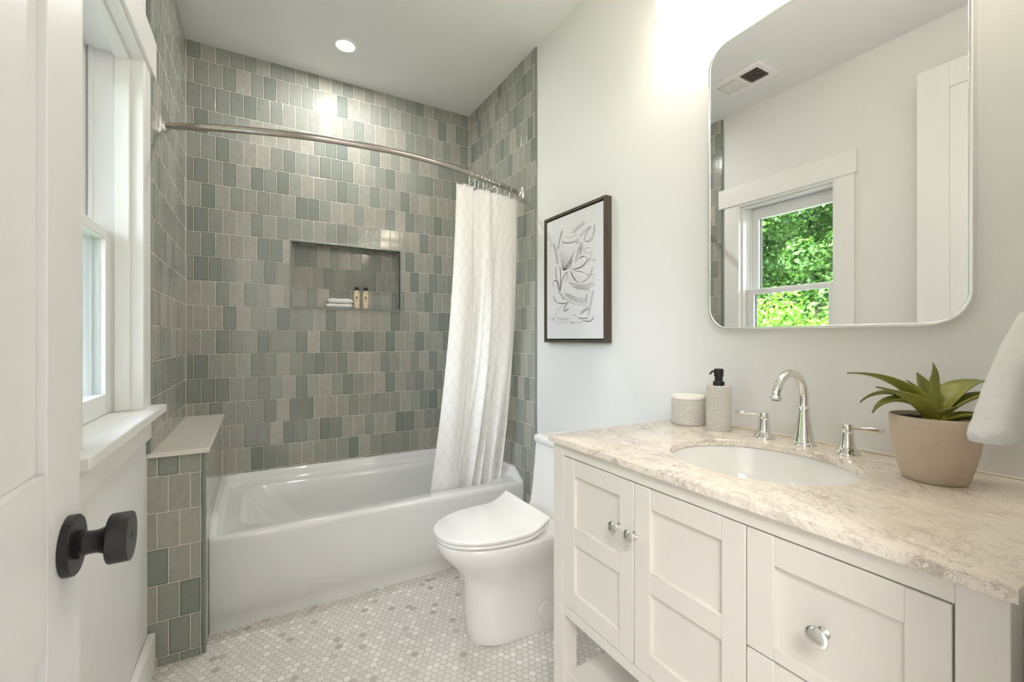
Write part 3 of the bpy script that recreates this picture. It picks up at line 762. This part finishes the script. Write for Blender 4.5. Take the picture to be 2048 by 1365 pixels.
blade((432, 440), (440, 380), (490, 320), 10); blade((192, 515), (210, 420), (230, 345), 10, 4); ribbon(bez((230, 345), (238, 430), (228, 495)))
for k in range(3): ribbon(bez((235, 440+k*8), (300, 470), (385, 415+k*12)))
ribbon(bez((258, 400), (300, 430), (362, 380))); flower(370, 455, 18); flower(478, 600, 22); flower(520, 605, 16)
sprig((188, 648), (185, 560), (158, 468), 13, 16); sprig((402, 560), (400, 510), (405, 462), 9, 18); sprig((352, 632), (370, 560), (385, 500), 9, 20)
for k in range(6): blade((240, 690), (215+14*k, 600+6*k), (225+22*k, 515+18*k), 6, 2)
for k in range(5): blade((245, 690), (290+12*k, 620+10*k), (345-10*k, 520+24*k), 5, 2)
blade((310, 675), (420, 690), (465, 590), 12, 5); blade((382, 598), (430, 540), (468, 600), 10, 4)
ribbon(bez((425, 470), (420, 560), (485, 540))); ribbon(bez((430, 520), (450, 490), (485, 500))); ribbon(bez((505, 505), (500, 560), (462, 640)))
blade((305, 690), (350, 800), (390, 790), 16, 5); blade((330, 690), (440, 700), (470, 740), 14, 3); blade((405, 790), (480, 780), (510, 655), 10, 3); flower(500, 730, 38)
blade((210, 890), (170, 760), (172, 655), 8, 4); blade((210, 890), (225, 740), (210, 645), 8, 4); blade((212, 880), (225, 740), (282, 700), 12, 4); blade((262, 785), (285, 740), (280, 705), 6, 2)
blade((205, 860), (205, 740), (145, 790), 10, 4); ribbon(bez((145, 790), (140, 825), (165, 818)))
sprig((285, 790), (380, 850), (508, 805), 12, 34); sprig((250, 875), (300, 950), (420, 960), 13, 52); sprig((330, 835), (420, 840), (470, 850), 8, 30)
blade((290, 960), (160, 1000), (155, 900), 12, 4); blade((280, 965), (210, 1080), (298, 1010), 14, 4); ribbon(bez((280, 970), (190, 1000), (160, 1090))); flower(150, 1105, 22)
sprig((395, 1070), (420, 1030), (460, 1015), 8, 22); sprig((470, 1085), (490, 960), (512, 875), 14, 18); sprig((450, 985), (448, 940), (458, 900), 7, 16); sprig((255, 945), (240, 920), (222, 890), 6, 18)
blade((330, 1060), (400, 1120), (470, 1090), 16, 4); blade((380, 1100), (500, 1160), (515, 1085), 12, 4); ribbon(bez((320, 1135), (400, 1140), (470, 1110))); flower(318, 1135, 16)
for k in range(9): ribbon([(190+12*k, 1085+4*(k % 3)), (186+12*k, 1150-6*(k % 2))], .0008)
ribbon(bez((185, 1085), (240, 1125), (290, 1100)))
for f in b.faces: f.normal_update()
obj('drawing', b, M['ink'], pc, recalc=False)

# ------------------------------------------------------------------ vanity light (three opal globes)
GX, GZ = 1.198, 2.292
vl = thing('vanity_light', (XR, .625, GZ), 'warm lit three-globe vanity light on the wall above the mirror, its left globe in view', 'wall light')
b = BM(); box(b, XR-.022, XR, .235, 1.015, GZ+.075, GZ+.125); obj('backplate', b, M['steel'], vl, bevel=.004)
for gy in (.973, .625, .277):
    b = BM(); lathe(b, [(.002, -.0805), (.030, -.076), (.055, -.061), (.073, -.036), (.081, 0), (.078, .026), (.068, .048), (.050, .066), (.034, .073), (.034, .078), (.0, .078)], (GX, gy, GZ), 'Z', 40)
    obj('globe', b, M['globe'], vl, ang=70)
    b = BM(); tube(b, [(XR-.02, gy, GZ+.10), (GX+.04, gy, GZ+.105), (GX+.01, gy, GZ+.105), (GX, gy, GZ+.10), (GX, gy, GZ+.088)], .007, 12)
    lathe(b, [(.038, .070), (.038, .086), (.030, .092), (.0, .092)], (GX, gy, GZ), 'Z', 32); obj('arm', b, M['steel'], vl)

# ------------------------------------------------------------------ ceiling things
rl = thing('recessed_light', (.406, 2.514, ZC), 'round lit recessed ceiling light above the bathtub', 'ceiling light')
b = BM(); lathe(b, [(.0, -.003), (.046, -.003), (.046, 0), (.0, 0)], (.406, 2.514, ZC), 'Z', 40); obj('lens', b, M['can'], rl)
b = BM(); lathe(b, [(.0465, 0), (.0465, -.004), (.050, -.005), (.062, -.003), (.064, 0)], (.406, 2.514, ZC), 'Z', 40, False, False); obj('trim_ring', b, M['trim'], rl)
vt = thing('exhaust_fan_grille', (0, 1.627, ZC), 'white ceiling exhaust fan grille with a dark square opening, seen in the mirror', 'vent')
b = BM(); X0, X1, Y0, Y1 = -.104, .104, 1.478, 1.776; zt, zb = ZC, ZC-.012
hx0, hx1, hy0, hy1 = -.066, .066, 1.508, 1.622
for a in ((X0, hx0, Y0, Y1), (hx1, X1, Y0, Y1), (hx0, hx1, Y0, hy0), (hx0, hx1, hy1, Y1)): box(b, a[0], a[1], a[2], a[3], zb, zt)
obj('cover', b, M['trim'], vt, bevel=.002)
b = BM(); box(b, hx0, hx1, hy0, hy1, ZC-.002, ZC); obj('fan_opening_shade', b, M['dark'], vt)  # flat dark sheet, shade of the fan recess put into its colour
b = BM()
for k in range(1, 9): y = hy0+(hy1-hy0)*k/9; box(b, hx0, hx1, y-.0012, y+.0012, zb+.001, zb+.006)
for k in range(1, 4): x = hx0+(hx1-hx0)*k/4; box(b, x-.0012, x+.0012, hy0, hy1, zb+.001, zb+.006)
obj('grid', b, simple('grille_grey', lin(110, 106, 98), .6), vt)
b = BM(); box(b, -.066, .066, 1.638, 1.764, zb-.0008, zb); obj('louver_gap_shade', b, simple('vent_shadow_grey', lin(188, 188, 185), .7), vt)  # grey sheet paints the shaded gaps between the louver slats
b = BM()
for k in range(8): y = 1.642+.0145*k; box(b, -.062, .062, y, y+.0085, zb-.004, zb-.0005)
obj('louver', b, M['trim'], vt, bevel=.001)

# ------------------------------------------------------------------ shower rod, hooks, curtain, shower arm
RZ_ = 2.02
rod_pts = []
ctrl = [(-.325, 2.167), (-.27, 2.137), (-.12, 2.072), (.06, 2.012), (.25, 1.972), (.48, 1.952), (.70, 1.968), (.88, 2.006), (1.05, 2.062), (1.20, 2.120), (1.293, 2.160)]
def cr(p0, p1, p2, p3, t): return tuple(.5*(2*b_+(c_-a)*t+(2*a-5*b_+4*c_-d_)*t*t+(-a+3*b_-3*c_+d_)*t**3) for a, b_, c_, d_ in zip(p0, p1, p2, p3))
for i in range(len(ctrl)-1):
    p0, p1, p2, p3 = ctrl[max(i-1, 0)], ctrl[i], ctrl[i+1], ctrl[min(i+2, len(ctrl)-1)]
    for k in range(6): rod_pts.append(cr(p0, p1, p2, p3, k/6)+(RZ_,))
rod_pts.append(ctrl[-1]+(RZ_,))
def rod_at(x):
    for a, b_ in zip(rod_pts, rod_pts[1:]):
        if a[0] <= x <= b_[0]: t = (x-a[0])/(b_[0]-a[0]); return a[1]+(b_[1]-a[1])*t
    return 2.1
sr = thing('shower_rod', (.48, 2.16, RZ_), 'curved brushed nickel shower curtain rod spanning the tub alcove', 'curtain rod')
half = [p_ for p_ in rod_pts if p_[0] < .50]; oth = [p_ for p_ in rod_pts if p_[0] > .44]
b = BM(); tube(b, half, .0137, 18); obj('rod_tube', b, M['nickel'], sr)
b = BM(); tube(b, oth, .0124, 18); obj('rod_tube', b, M['nickel'], sr)
for sx, x in ((1, XT), (-1, XRT)):
    yc = 2.168 if sx > 0 else 2.160
    b = BM(); rg = []
    for hw_, hh, dx in ((.026, .036, 0), (.026, .036, .006), (.024, .034, .009), (.020, .028, .010)):
        rg.append([(x+sx*dx, yc+a, RZ_+c_) for a, c_, _ in rrect(-hw_, hw_, -hh, hh, .010, 0, 4)])
    loft(b, rg, True, True); lathe(b, [(.022, sx*.008), (.023, sx*.018), (.018, sx*.026), (.0135, sx*.028), (.0135, sx*.05), (.0128, sx*.052)], (x, yc, RZ_), 'X', 28)
    obj('flange', b, M['chrome'], sr, ang=40)
def hook_mesh():
    b = BM(); R = .0185; pts = []
    for i in range(22): a = -PI*.62+2*PI*.80*i/21; pts.append((R*sin(a)*.95, 0, R*cos(a)))
    # front leg down to the curtain
    e0 = pts[-1]
    pts = [(-.004, 0, -.058), (.003, 0, -.062), (.008, 0, -.056), (.0065, 0, -.045)]+[(.004, 0, -.03)]+list(reversed(pts))
    tube(b, pts, .0014, 6); return b
hx = [.915, .950, .976, 1.008, 1.030, 1.056, 1.108, 1.160, 1.205, 1.248]
ords = ['first', 'second', 'third', 'fourth', 'fifth', 'sixth', 'seventh', 'eighth', 'ninth', 'tenth']
hb = hook_mesh(); h0 = obj('curtain_hook', hb, M['chrome'], loc=(0, 0, 0))
for i, x in enumerate(hx):
    o = h0 if i == 0 else h0.copy()
    if i: COL.objects.link(o)
    y = rod_at(x); t = (rod_at(x+.02)-rod_at(x-.02))/.04
    o.location = (x, y, RZ_-.0052); o.rotation_euler = (0, 0, math.atan(t)+PI/2+random.uniform(-.35, .35))
    tag(o, 'thin wire curtain hook on the shower rod, %s counting from the left' % ords[i], 'curtain hook', 'wire hooks along the shower rod')
FT = [(0, .1), (.10, .5), (.20, .35), (.29, -1.0), (.37, .15), (.46, .55), (.53, .0), (.60, .35), (.78, .55), (.92, .45), (1, .0)]
FM = [(0, .2), (.14, .5), (.27, .1), (.36, -.8), (.43, .35), (.52, .75), (.60, -.55), (.70, .25), (.84, .6), (.93, .4), (1, -.2)]
FB = [(0, .1), (.18, .5), (.36, .3), (.455, -1.1), (.52, .55), (.59, -.7), (.655, .75), (.72, -.9), (.79, .6), (.86, .3), (.915, -1.0), (.96, .5), (1, .0)]
def prof1(P_, s):
    for (a, x), (b_, y) in zip(P_, P_[1:]):
        if s <= b_: t = (s-a)/(b_-a); t = t*t*(3-2*t); return x+(y-x)*t
    return P_[-1][1]
def fold(s, v):
    if v < .45: t = v/.45; t = t*t*(3-2*t); return prof1(FT, s)*(1-t)+prof1(FM, s)*t
    t = (v-.45)/.55; t = t*t*(3-2*t); return prof1(FM, s)*(1-t)+prof1(FB, s)*t
TPX = [(.836, 2.010), (.945, 2.030), (1.055, 2.068), (1.16, 2.108), (1.272, 2.150)]
def lerp_path(P_, s):
    q = s*(len(P_)-1); i = min(int(q), len(P_)-2); t = q-i
    return tuple(a+(b_-a)*t for a, b_ in zip(P_[i], P_[i+1]))
BTX = [(.792, 2.282), (.90, 2.284), (1.005, 2.286), (1.11, 2.288), (1.222, 2.290)]
def curt(s, v):
    a = lerp_path(TPX, s); c_ = lerp_path(BTX, s)
    vv = v; bow = .020*sin(PI*min(1, v*1.0))*(1 if True else 0)
    ex = 1.75+.9*s; x = a[0]+(c_[0]-a[0])*(vv**ex)+bow*.25; y = a[1]+(c_[1]-a[1])*(vv**(ex*.8))
    amp = .030+.018*min(1, v*1.6)
    F_ = fold(s, v)
    nx, ny = .32, -.95
    y += ny*F_*amp; x += nx*F_*amp*.5+.004*sin(2*PI*(3.2*s+.4)+1.5*v)
    ztop = 1.957+.02*s-.008*abs(sin(PI*(s*9.0)))
    z = ztop+(.285-ztop)*v
    return (x, y, z)
b = BM(); grid(b, curt, 150, 70, lambda s, v: (s*.86, v*1.68))
cu = obj('shower_curtain', b, M['curtain'], ang=80)
tag(cu, 'white diamond-patterned shower curtain bunched at the right end of the rod', 'curtain')
m_ = cu.modifiers.new('thick', 'SOLIDIFY'); m_.thickness = .0022; m_.offset = 0
sh = thing('shower_fixture', (XRT, 2.507, 2.15), 'chrome shower arm and head on the right tile wall, half hidden behind the curtain', 'shower head')
b = BM(); lathe(b, [(.03, 0), (.03, -.004), (.02, -.012), (.012, -.014)], (XRT, 2.507, 2.15), 'X', 28); tube(b, [(XRT, 2.507, 2.15), (XRT-.05, 2.507, 2.15), (XRT-.09, 2.507, 2.135), (XRT-.13, 2.507, 2.10)], .0105, 14); obj('shower_pipe', b, M['chrome'], sh)
b = BM(); c0 = Vector((XRT-.13, 2.507, 2.10)); dd = Vector((-.7, 0, -.72)).normalized()
tube(b, [c0-dd*.006, c0+dd*.012, c0+dd*.02, c0+dd*.05, c0+dd*.058, c0+dd*.062], [.013, .014, .02, .045, .047, .044], 28); obj('spray_head', b, M['chrome'], sh)

# ------------------------------------------------------------------ things in the niche
NF = NZ0+.011
def towel_mesh(x0, x1, y0, y1, z0, h, seed):
    b = BM(); n = 18; rings = []
    for i in range(n+1):
        t = i/n; x = x0+(x1-x0)*t; ring = []
        ed = min(1, min(t, 1-t)*9+.25)**.5
        for k in range(24):
            a = 2*PI*k/24; cy, cz = cos(a), sin(a)
            ex = .55
            yy = (y0+y1)/2+(y1-y0)/2*math.copysign(abs(cy)**ex, cy)*(.9+.1*ed); zz = z0+h/2+h/2*math.copysign(abs(cz)**ex, cz)*ed
            w_ = noise.noise(Vector((x*22, yy*22, seed)))*.0035
            zz = max(z0, zz+w_*(1 if cz > .0 else .0))
            ring.append((x, yy, zz))
        rings.append(ring)
    loft(b, rings, True, True); return b
b = towel_mesh(.358, .512, 2.893, 2.965, NF, .027, 1.0)
tag(obj('folded_washcloth', b, M['terry'], ang=80), 'lower of the two folded white washcloths in the shower niche', 'washcloth', 'washcloths stacked in the niche')
b = towel_mesh(.368, .512, 2.894, 2.964, NF+.0275, .031, 4.0)
tag(obj('folded_washcloth', b, M['terry'], ang=80), 'upper folded white washcloth resting on another in the shower niche', 'washcloth', 'washcloths stacked in the niche')
def bottle_at(x, y):
    bt_ = thing('toiletry_bottle', (x, y, NF), '', 'bottle', 'toiletry bottles in the niche')
    b = BM(); lathe(b, [(.017, 0), (.0192, .002), (.0195, .005), (.0195, .094), (.0185, .101), (.014, .109), (.0095, .113), (.009, .119), (.0, .119)], (x, y, NF), 'Z', 32); obj('bottle_body', b, M['bottle'], bt_)
    b = BM(); lathe(b, [(.0115, .1165), (.0118, .118), (.0118, .135), (.011, .1365), (.0, .1365)], (x, y, NF), 'Z', 24); obj('cap', b, M['blackp'], bt_)
    # front label wraps the side facing the room
    b = BM(); r = .0198; f0 = math.atan2(-y, -x)
    grid(b, lambda s, v: (x+r*cos(f0-.95+1.9*s), y+r*sin(f0-.95+1.9*s), NF+.034+.056*v), 14, 2); lb = obj('label', b, M['labelm'], bt_)
    b = BM(); r2 = .0201
    def em(s, v): return (x+r2*cos(f0+(s-.5)), y+r2*sin(f0+(s-.5)), NF+v)
    def disc(cs, cz, rs, rz, n=14):
        c_ = b.verts.new(em(.5+cs, cz)); ring = [b.verts.new(em(.5+cs+rs*cos(2*PI*i/n), cz+rz*sin(2*PI*i/n))) for i in range(n)]
        for i in range(n): b.faces.new((c_, ring[i], ring[(i+1) % n]))
    disc(0, .070, .19, .006); disc(0, .076, .13, .005); disc(-.17, .066, .12, .004); disc(.17, .066, .12, .004); disc(0, .061, .08, .004); disc(.02, .0985, .22, .0022)
    for i, zz in enumerate((.050, .044)):
        for k in range(9):
            s0 = -.46+k*.105
            if i and k in (0, 8): continue
            q = [b.verts.new(em(.5+s0, zz)), b.verts.new(em(.5+s0+.07, zz)), b.verts.new(em(.5+s0+.07, zz+(.0024 if i else .0034))), b.verts.new(em(.5+s0, zz+(.0024 if i else .0034)))]; b.faces.new(q)
    obj('emblem', b, M['blackp'], bt_)
    return bt_
b1 = bottle_at(.541, 2.925); b1['label'] = 'black-capped toiletry bottle standing right beside the folded washcloths'
b2 = bottle_at(.596, 2.925); b2['label'] = 'black-capped toiletry bottle farther right in the niche, away from the washcloths'

# ------------------------------------------------------------------ hand towel on a ring by the doorway
tr_ = thing('towel_ring', (.93, YF, 1.335), 'metal towel ring on the wall beside the doorway, holding the white hand towel', 'towel ring')
b = BM(); lathe(b, [(.025, 0), (.025, .006), (.012, .010), (.009, .012), (.009, .045), (.0, .046)], (.93, YF, 1.335), 'Y', 28); obj('mount', b, M['chrome'], tr_)
b = BM(); tube(b, [(.93+.075*sin(2*PI*i/40), YF+.038, 1.26+.075*cos(2*PI*i/40)) for i in range(40)], .0045, 10, closed=True); obj('ring', b, M['chrome'], tr_)
def lobe(b, pts, wd, depth, y0):
    """pts: (x_left, x_right, z) from top to bottom, a thick soft fold"""
    rings = []; dense = []
    for (a0, b0, z0), (a1, b1, z1) in zip(pts, pts[1:]):
        m_ = max(1, int(abs(z1-z0)/.004))
        for q in range(m_): t = q/m_; dense.append((a0+(a1-a0)*t, b0+(b1-b0)*t, z0+(z1-z0)*t))
    dense.append(pts[-1])
    for xl, xr, z in dense:
        st_ = ((1.30-z)/.034) % 1.0; st_ = (.0055*(1-st_) if st_ > .12 else .0055*st_/.12)*(1 if xr-xl > .12 else 0)
        xl -= st_; ring = []
        for k in range(28):
            a = 2*PI*k/28; ca, sa = cos(a), sin(a)
            x = (xl+xr)/2+(xr-xl)/2*math.copysign(abs(ca)**.7, ca); y = y0+depth*math.copysign(abs(sa)**.7, sa)*min(1, .35+(xr-xl)/.12)
            w_ = noise.noise(Vector((x*14, y*14, z*9)))*.005
            ring.append((x+w_*.5, y+w_, z))
        rings.append(ring)
    loft(b, rings, True, True)
b = BM()
lobe(b, [(.892, .965, 1.226), (.862, .965, 1.215), (.838, .955, 1.200), (.803, .925, 1.178), (.782, .895, 1.165), (.762, .872, 1.150), (.745, .855, 1.135), (.728, .842, 1.122), (.708, .826, 1.108), (.695, .815, 1.098), (.683, .805, 1.090), (.676, .800, 1.083), (.680, .795, 1.077), (.70, .78, 1.0745)], .1, .020, .160)
lobe(b, [(.90, .975, 1.222), (.885, 1.03, 1.20), (.87, 1.06, 1.165), (.848, 1.08, 1.130), (.835, 1.09, 1.105), (.815, 1.10, 1.080), (.795, 1.11, 1.060), (.790, 1.11, 1.049), (.798, 1.10, 1.043), (.82, 1.08, 1.040)], .1, .018, .128)
# the part that loops through the ring
lobe(b, [(.885, .975, 1.190), (.882, .980, 1.210), (.89, .972, 1.222), (.905, .955, 1.229)], .1, .030, .142)
tag(obj('hand_towel', b, M['terry'], ang=80), 'white terry hand towel hanging at the right edge above the plant', 'towel')

# ------------------------------------------------------------------ outside: ground and trees
bm = BM(); box(bm, -60, -.6, -40, 45, -3.3, -3.2); struct('ground', bm, M['grass'])
def foliage_mesh(n, rx, rz, leafsize, seed, clumps):
    rnd = random.Random(seed); V, F = [], []
    cl = []
    for _ in range(clumps):
        while True:
            q = Vector((rnd.uniform(-1, 1), rnd.uniform(-1, 1), rnd.uniform(-1, 1)))
            if .25 < q.length < 1: break
        cl.append((Vector((q.x*rx, q.y*rx, q.z*rz)), rnd.uniform(.35, .8)*rx*.38))
    for i in range(n):
        c_, r = cl[rnd.randrange(clumps)]
        d_ = Vector((rnd.gauss(0, 1), rnd.gauss(0, 1), rnd.gauss(0, 1))).normalized()
        p_ = c_+d_*r*(rnd.random()**.4)
        a = Vector((rnd.gauss(0, 1), rnd.gauss(0, 1), rnd.gauss(0, .6))).normalized(); nn = (d_*.9+Vector((rnd.gauss(0, .5), rnd.gauss(0, .5), rnd.gauss(.5, .5)))).normalized()
        a = (a-nn*a.dot(nn)).normalized(); bb = nn.cross(a); s_ = leafsize*rnd.uniform(.7, 1.3); k = len(V)
        V += [p_-a*s_*.5, p_+bb*s_*.3-a*s_*.05, p_+a*s_*.5-nn*s_*.08, p_-bb*s_*.3-a*s_*.05]; F.append((k, k+1, k+2, k+3))
    me = bpy.data.meshes.new('foliage'); me.from_pydata([tuple(v) for v in V], [], F); me.update(); return me
fm1 = foliage_mesh(60000, 3.1, 3.7, .14, 3, 110); fm1.materials.append(M['fol'])
fm2 = foliage_mesh(18000, 1.9, 1.6, .085, 5, 40); fm2.materials.append(M['fol2'])
def tree(loc, cz, fm, label, h, r, scale=1.0, rz=0.0):
    t_ = thing('tree', loc, label, 'tree', 'trees outside the window')
    f_ = bpy.data.objects.new('foliage', fm); COL.objects.link(f_); f_.parent = t_; f_.location = (0, 0, cz-loc[2]); f_.scale = (scale,)*3; f_.rotation_euler = (0, 0, rz)
    b = BM(); base = Vector(loc)
    tube(b, [base, base+Vector((.05, 0, h*.4)), base+Vector((-.05, .08, h*.75)), base+Vector((0, 0, h))], [r, r*.8, r*.55, r*.2], 10)
    for k in range(5):
        a = k*1.3; s0 = base+Vector((0, 0, h*(.5+.08*k))); tube(b, [s0, s0+Vector((cos(a)*.6, sin(a)*.6, .6)), s0+Vector((cos(a)*1.3, sin(a)*1.3, 1.4))], [r*.35, r*.22, r*.06], 7)
    obj('trunk', b, M['bark'], t_); return t_
tree((-12.0, 6.9, -3.2), 3.9, fm1, 'big dense leafy tree filling the upper window pane in the mirror', 6.5, .28)
tree((-17.0, .6, -3.2), 3.0, fm1, 'leafy tree far outside the window, beyond the doorway side', 6.0, .26, 1.05, 1.1)
tree((-13.5, 15.6, -3.2), 3.4, fm1, 'leafy tree far outside the window, beyond the tub side', 6.2, .26, 1.0, 2.3)
tree((-7.0, 5.0, -3.2), .75, fm2, 'bright yellow-green feathery tree low in the window, seen in the mirror', 3.6, .14)
tree((-20.5, 10.2, -3.2), 4.0, fm1, 'leafy tree behind the big dense one outside the window', 6.6, .26, 1.15, 4.0)
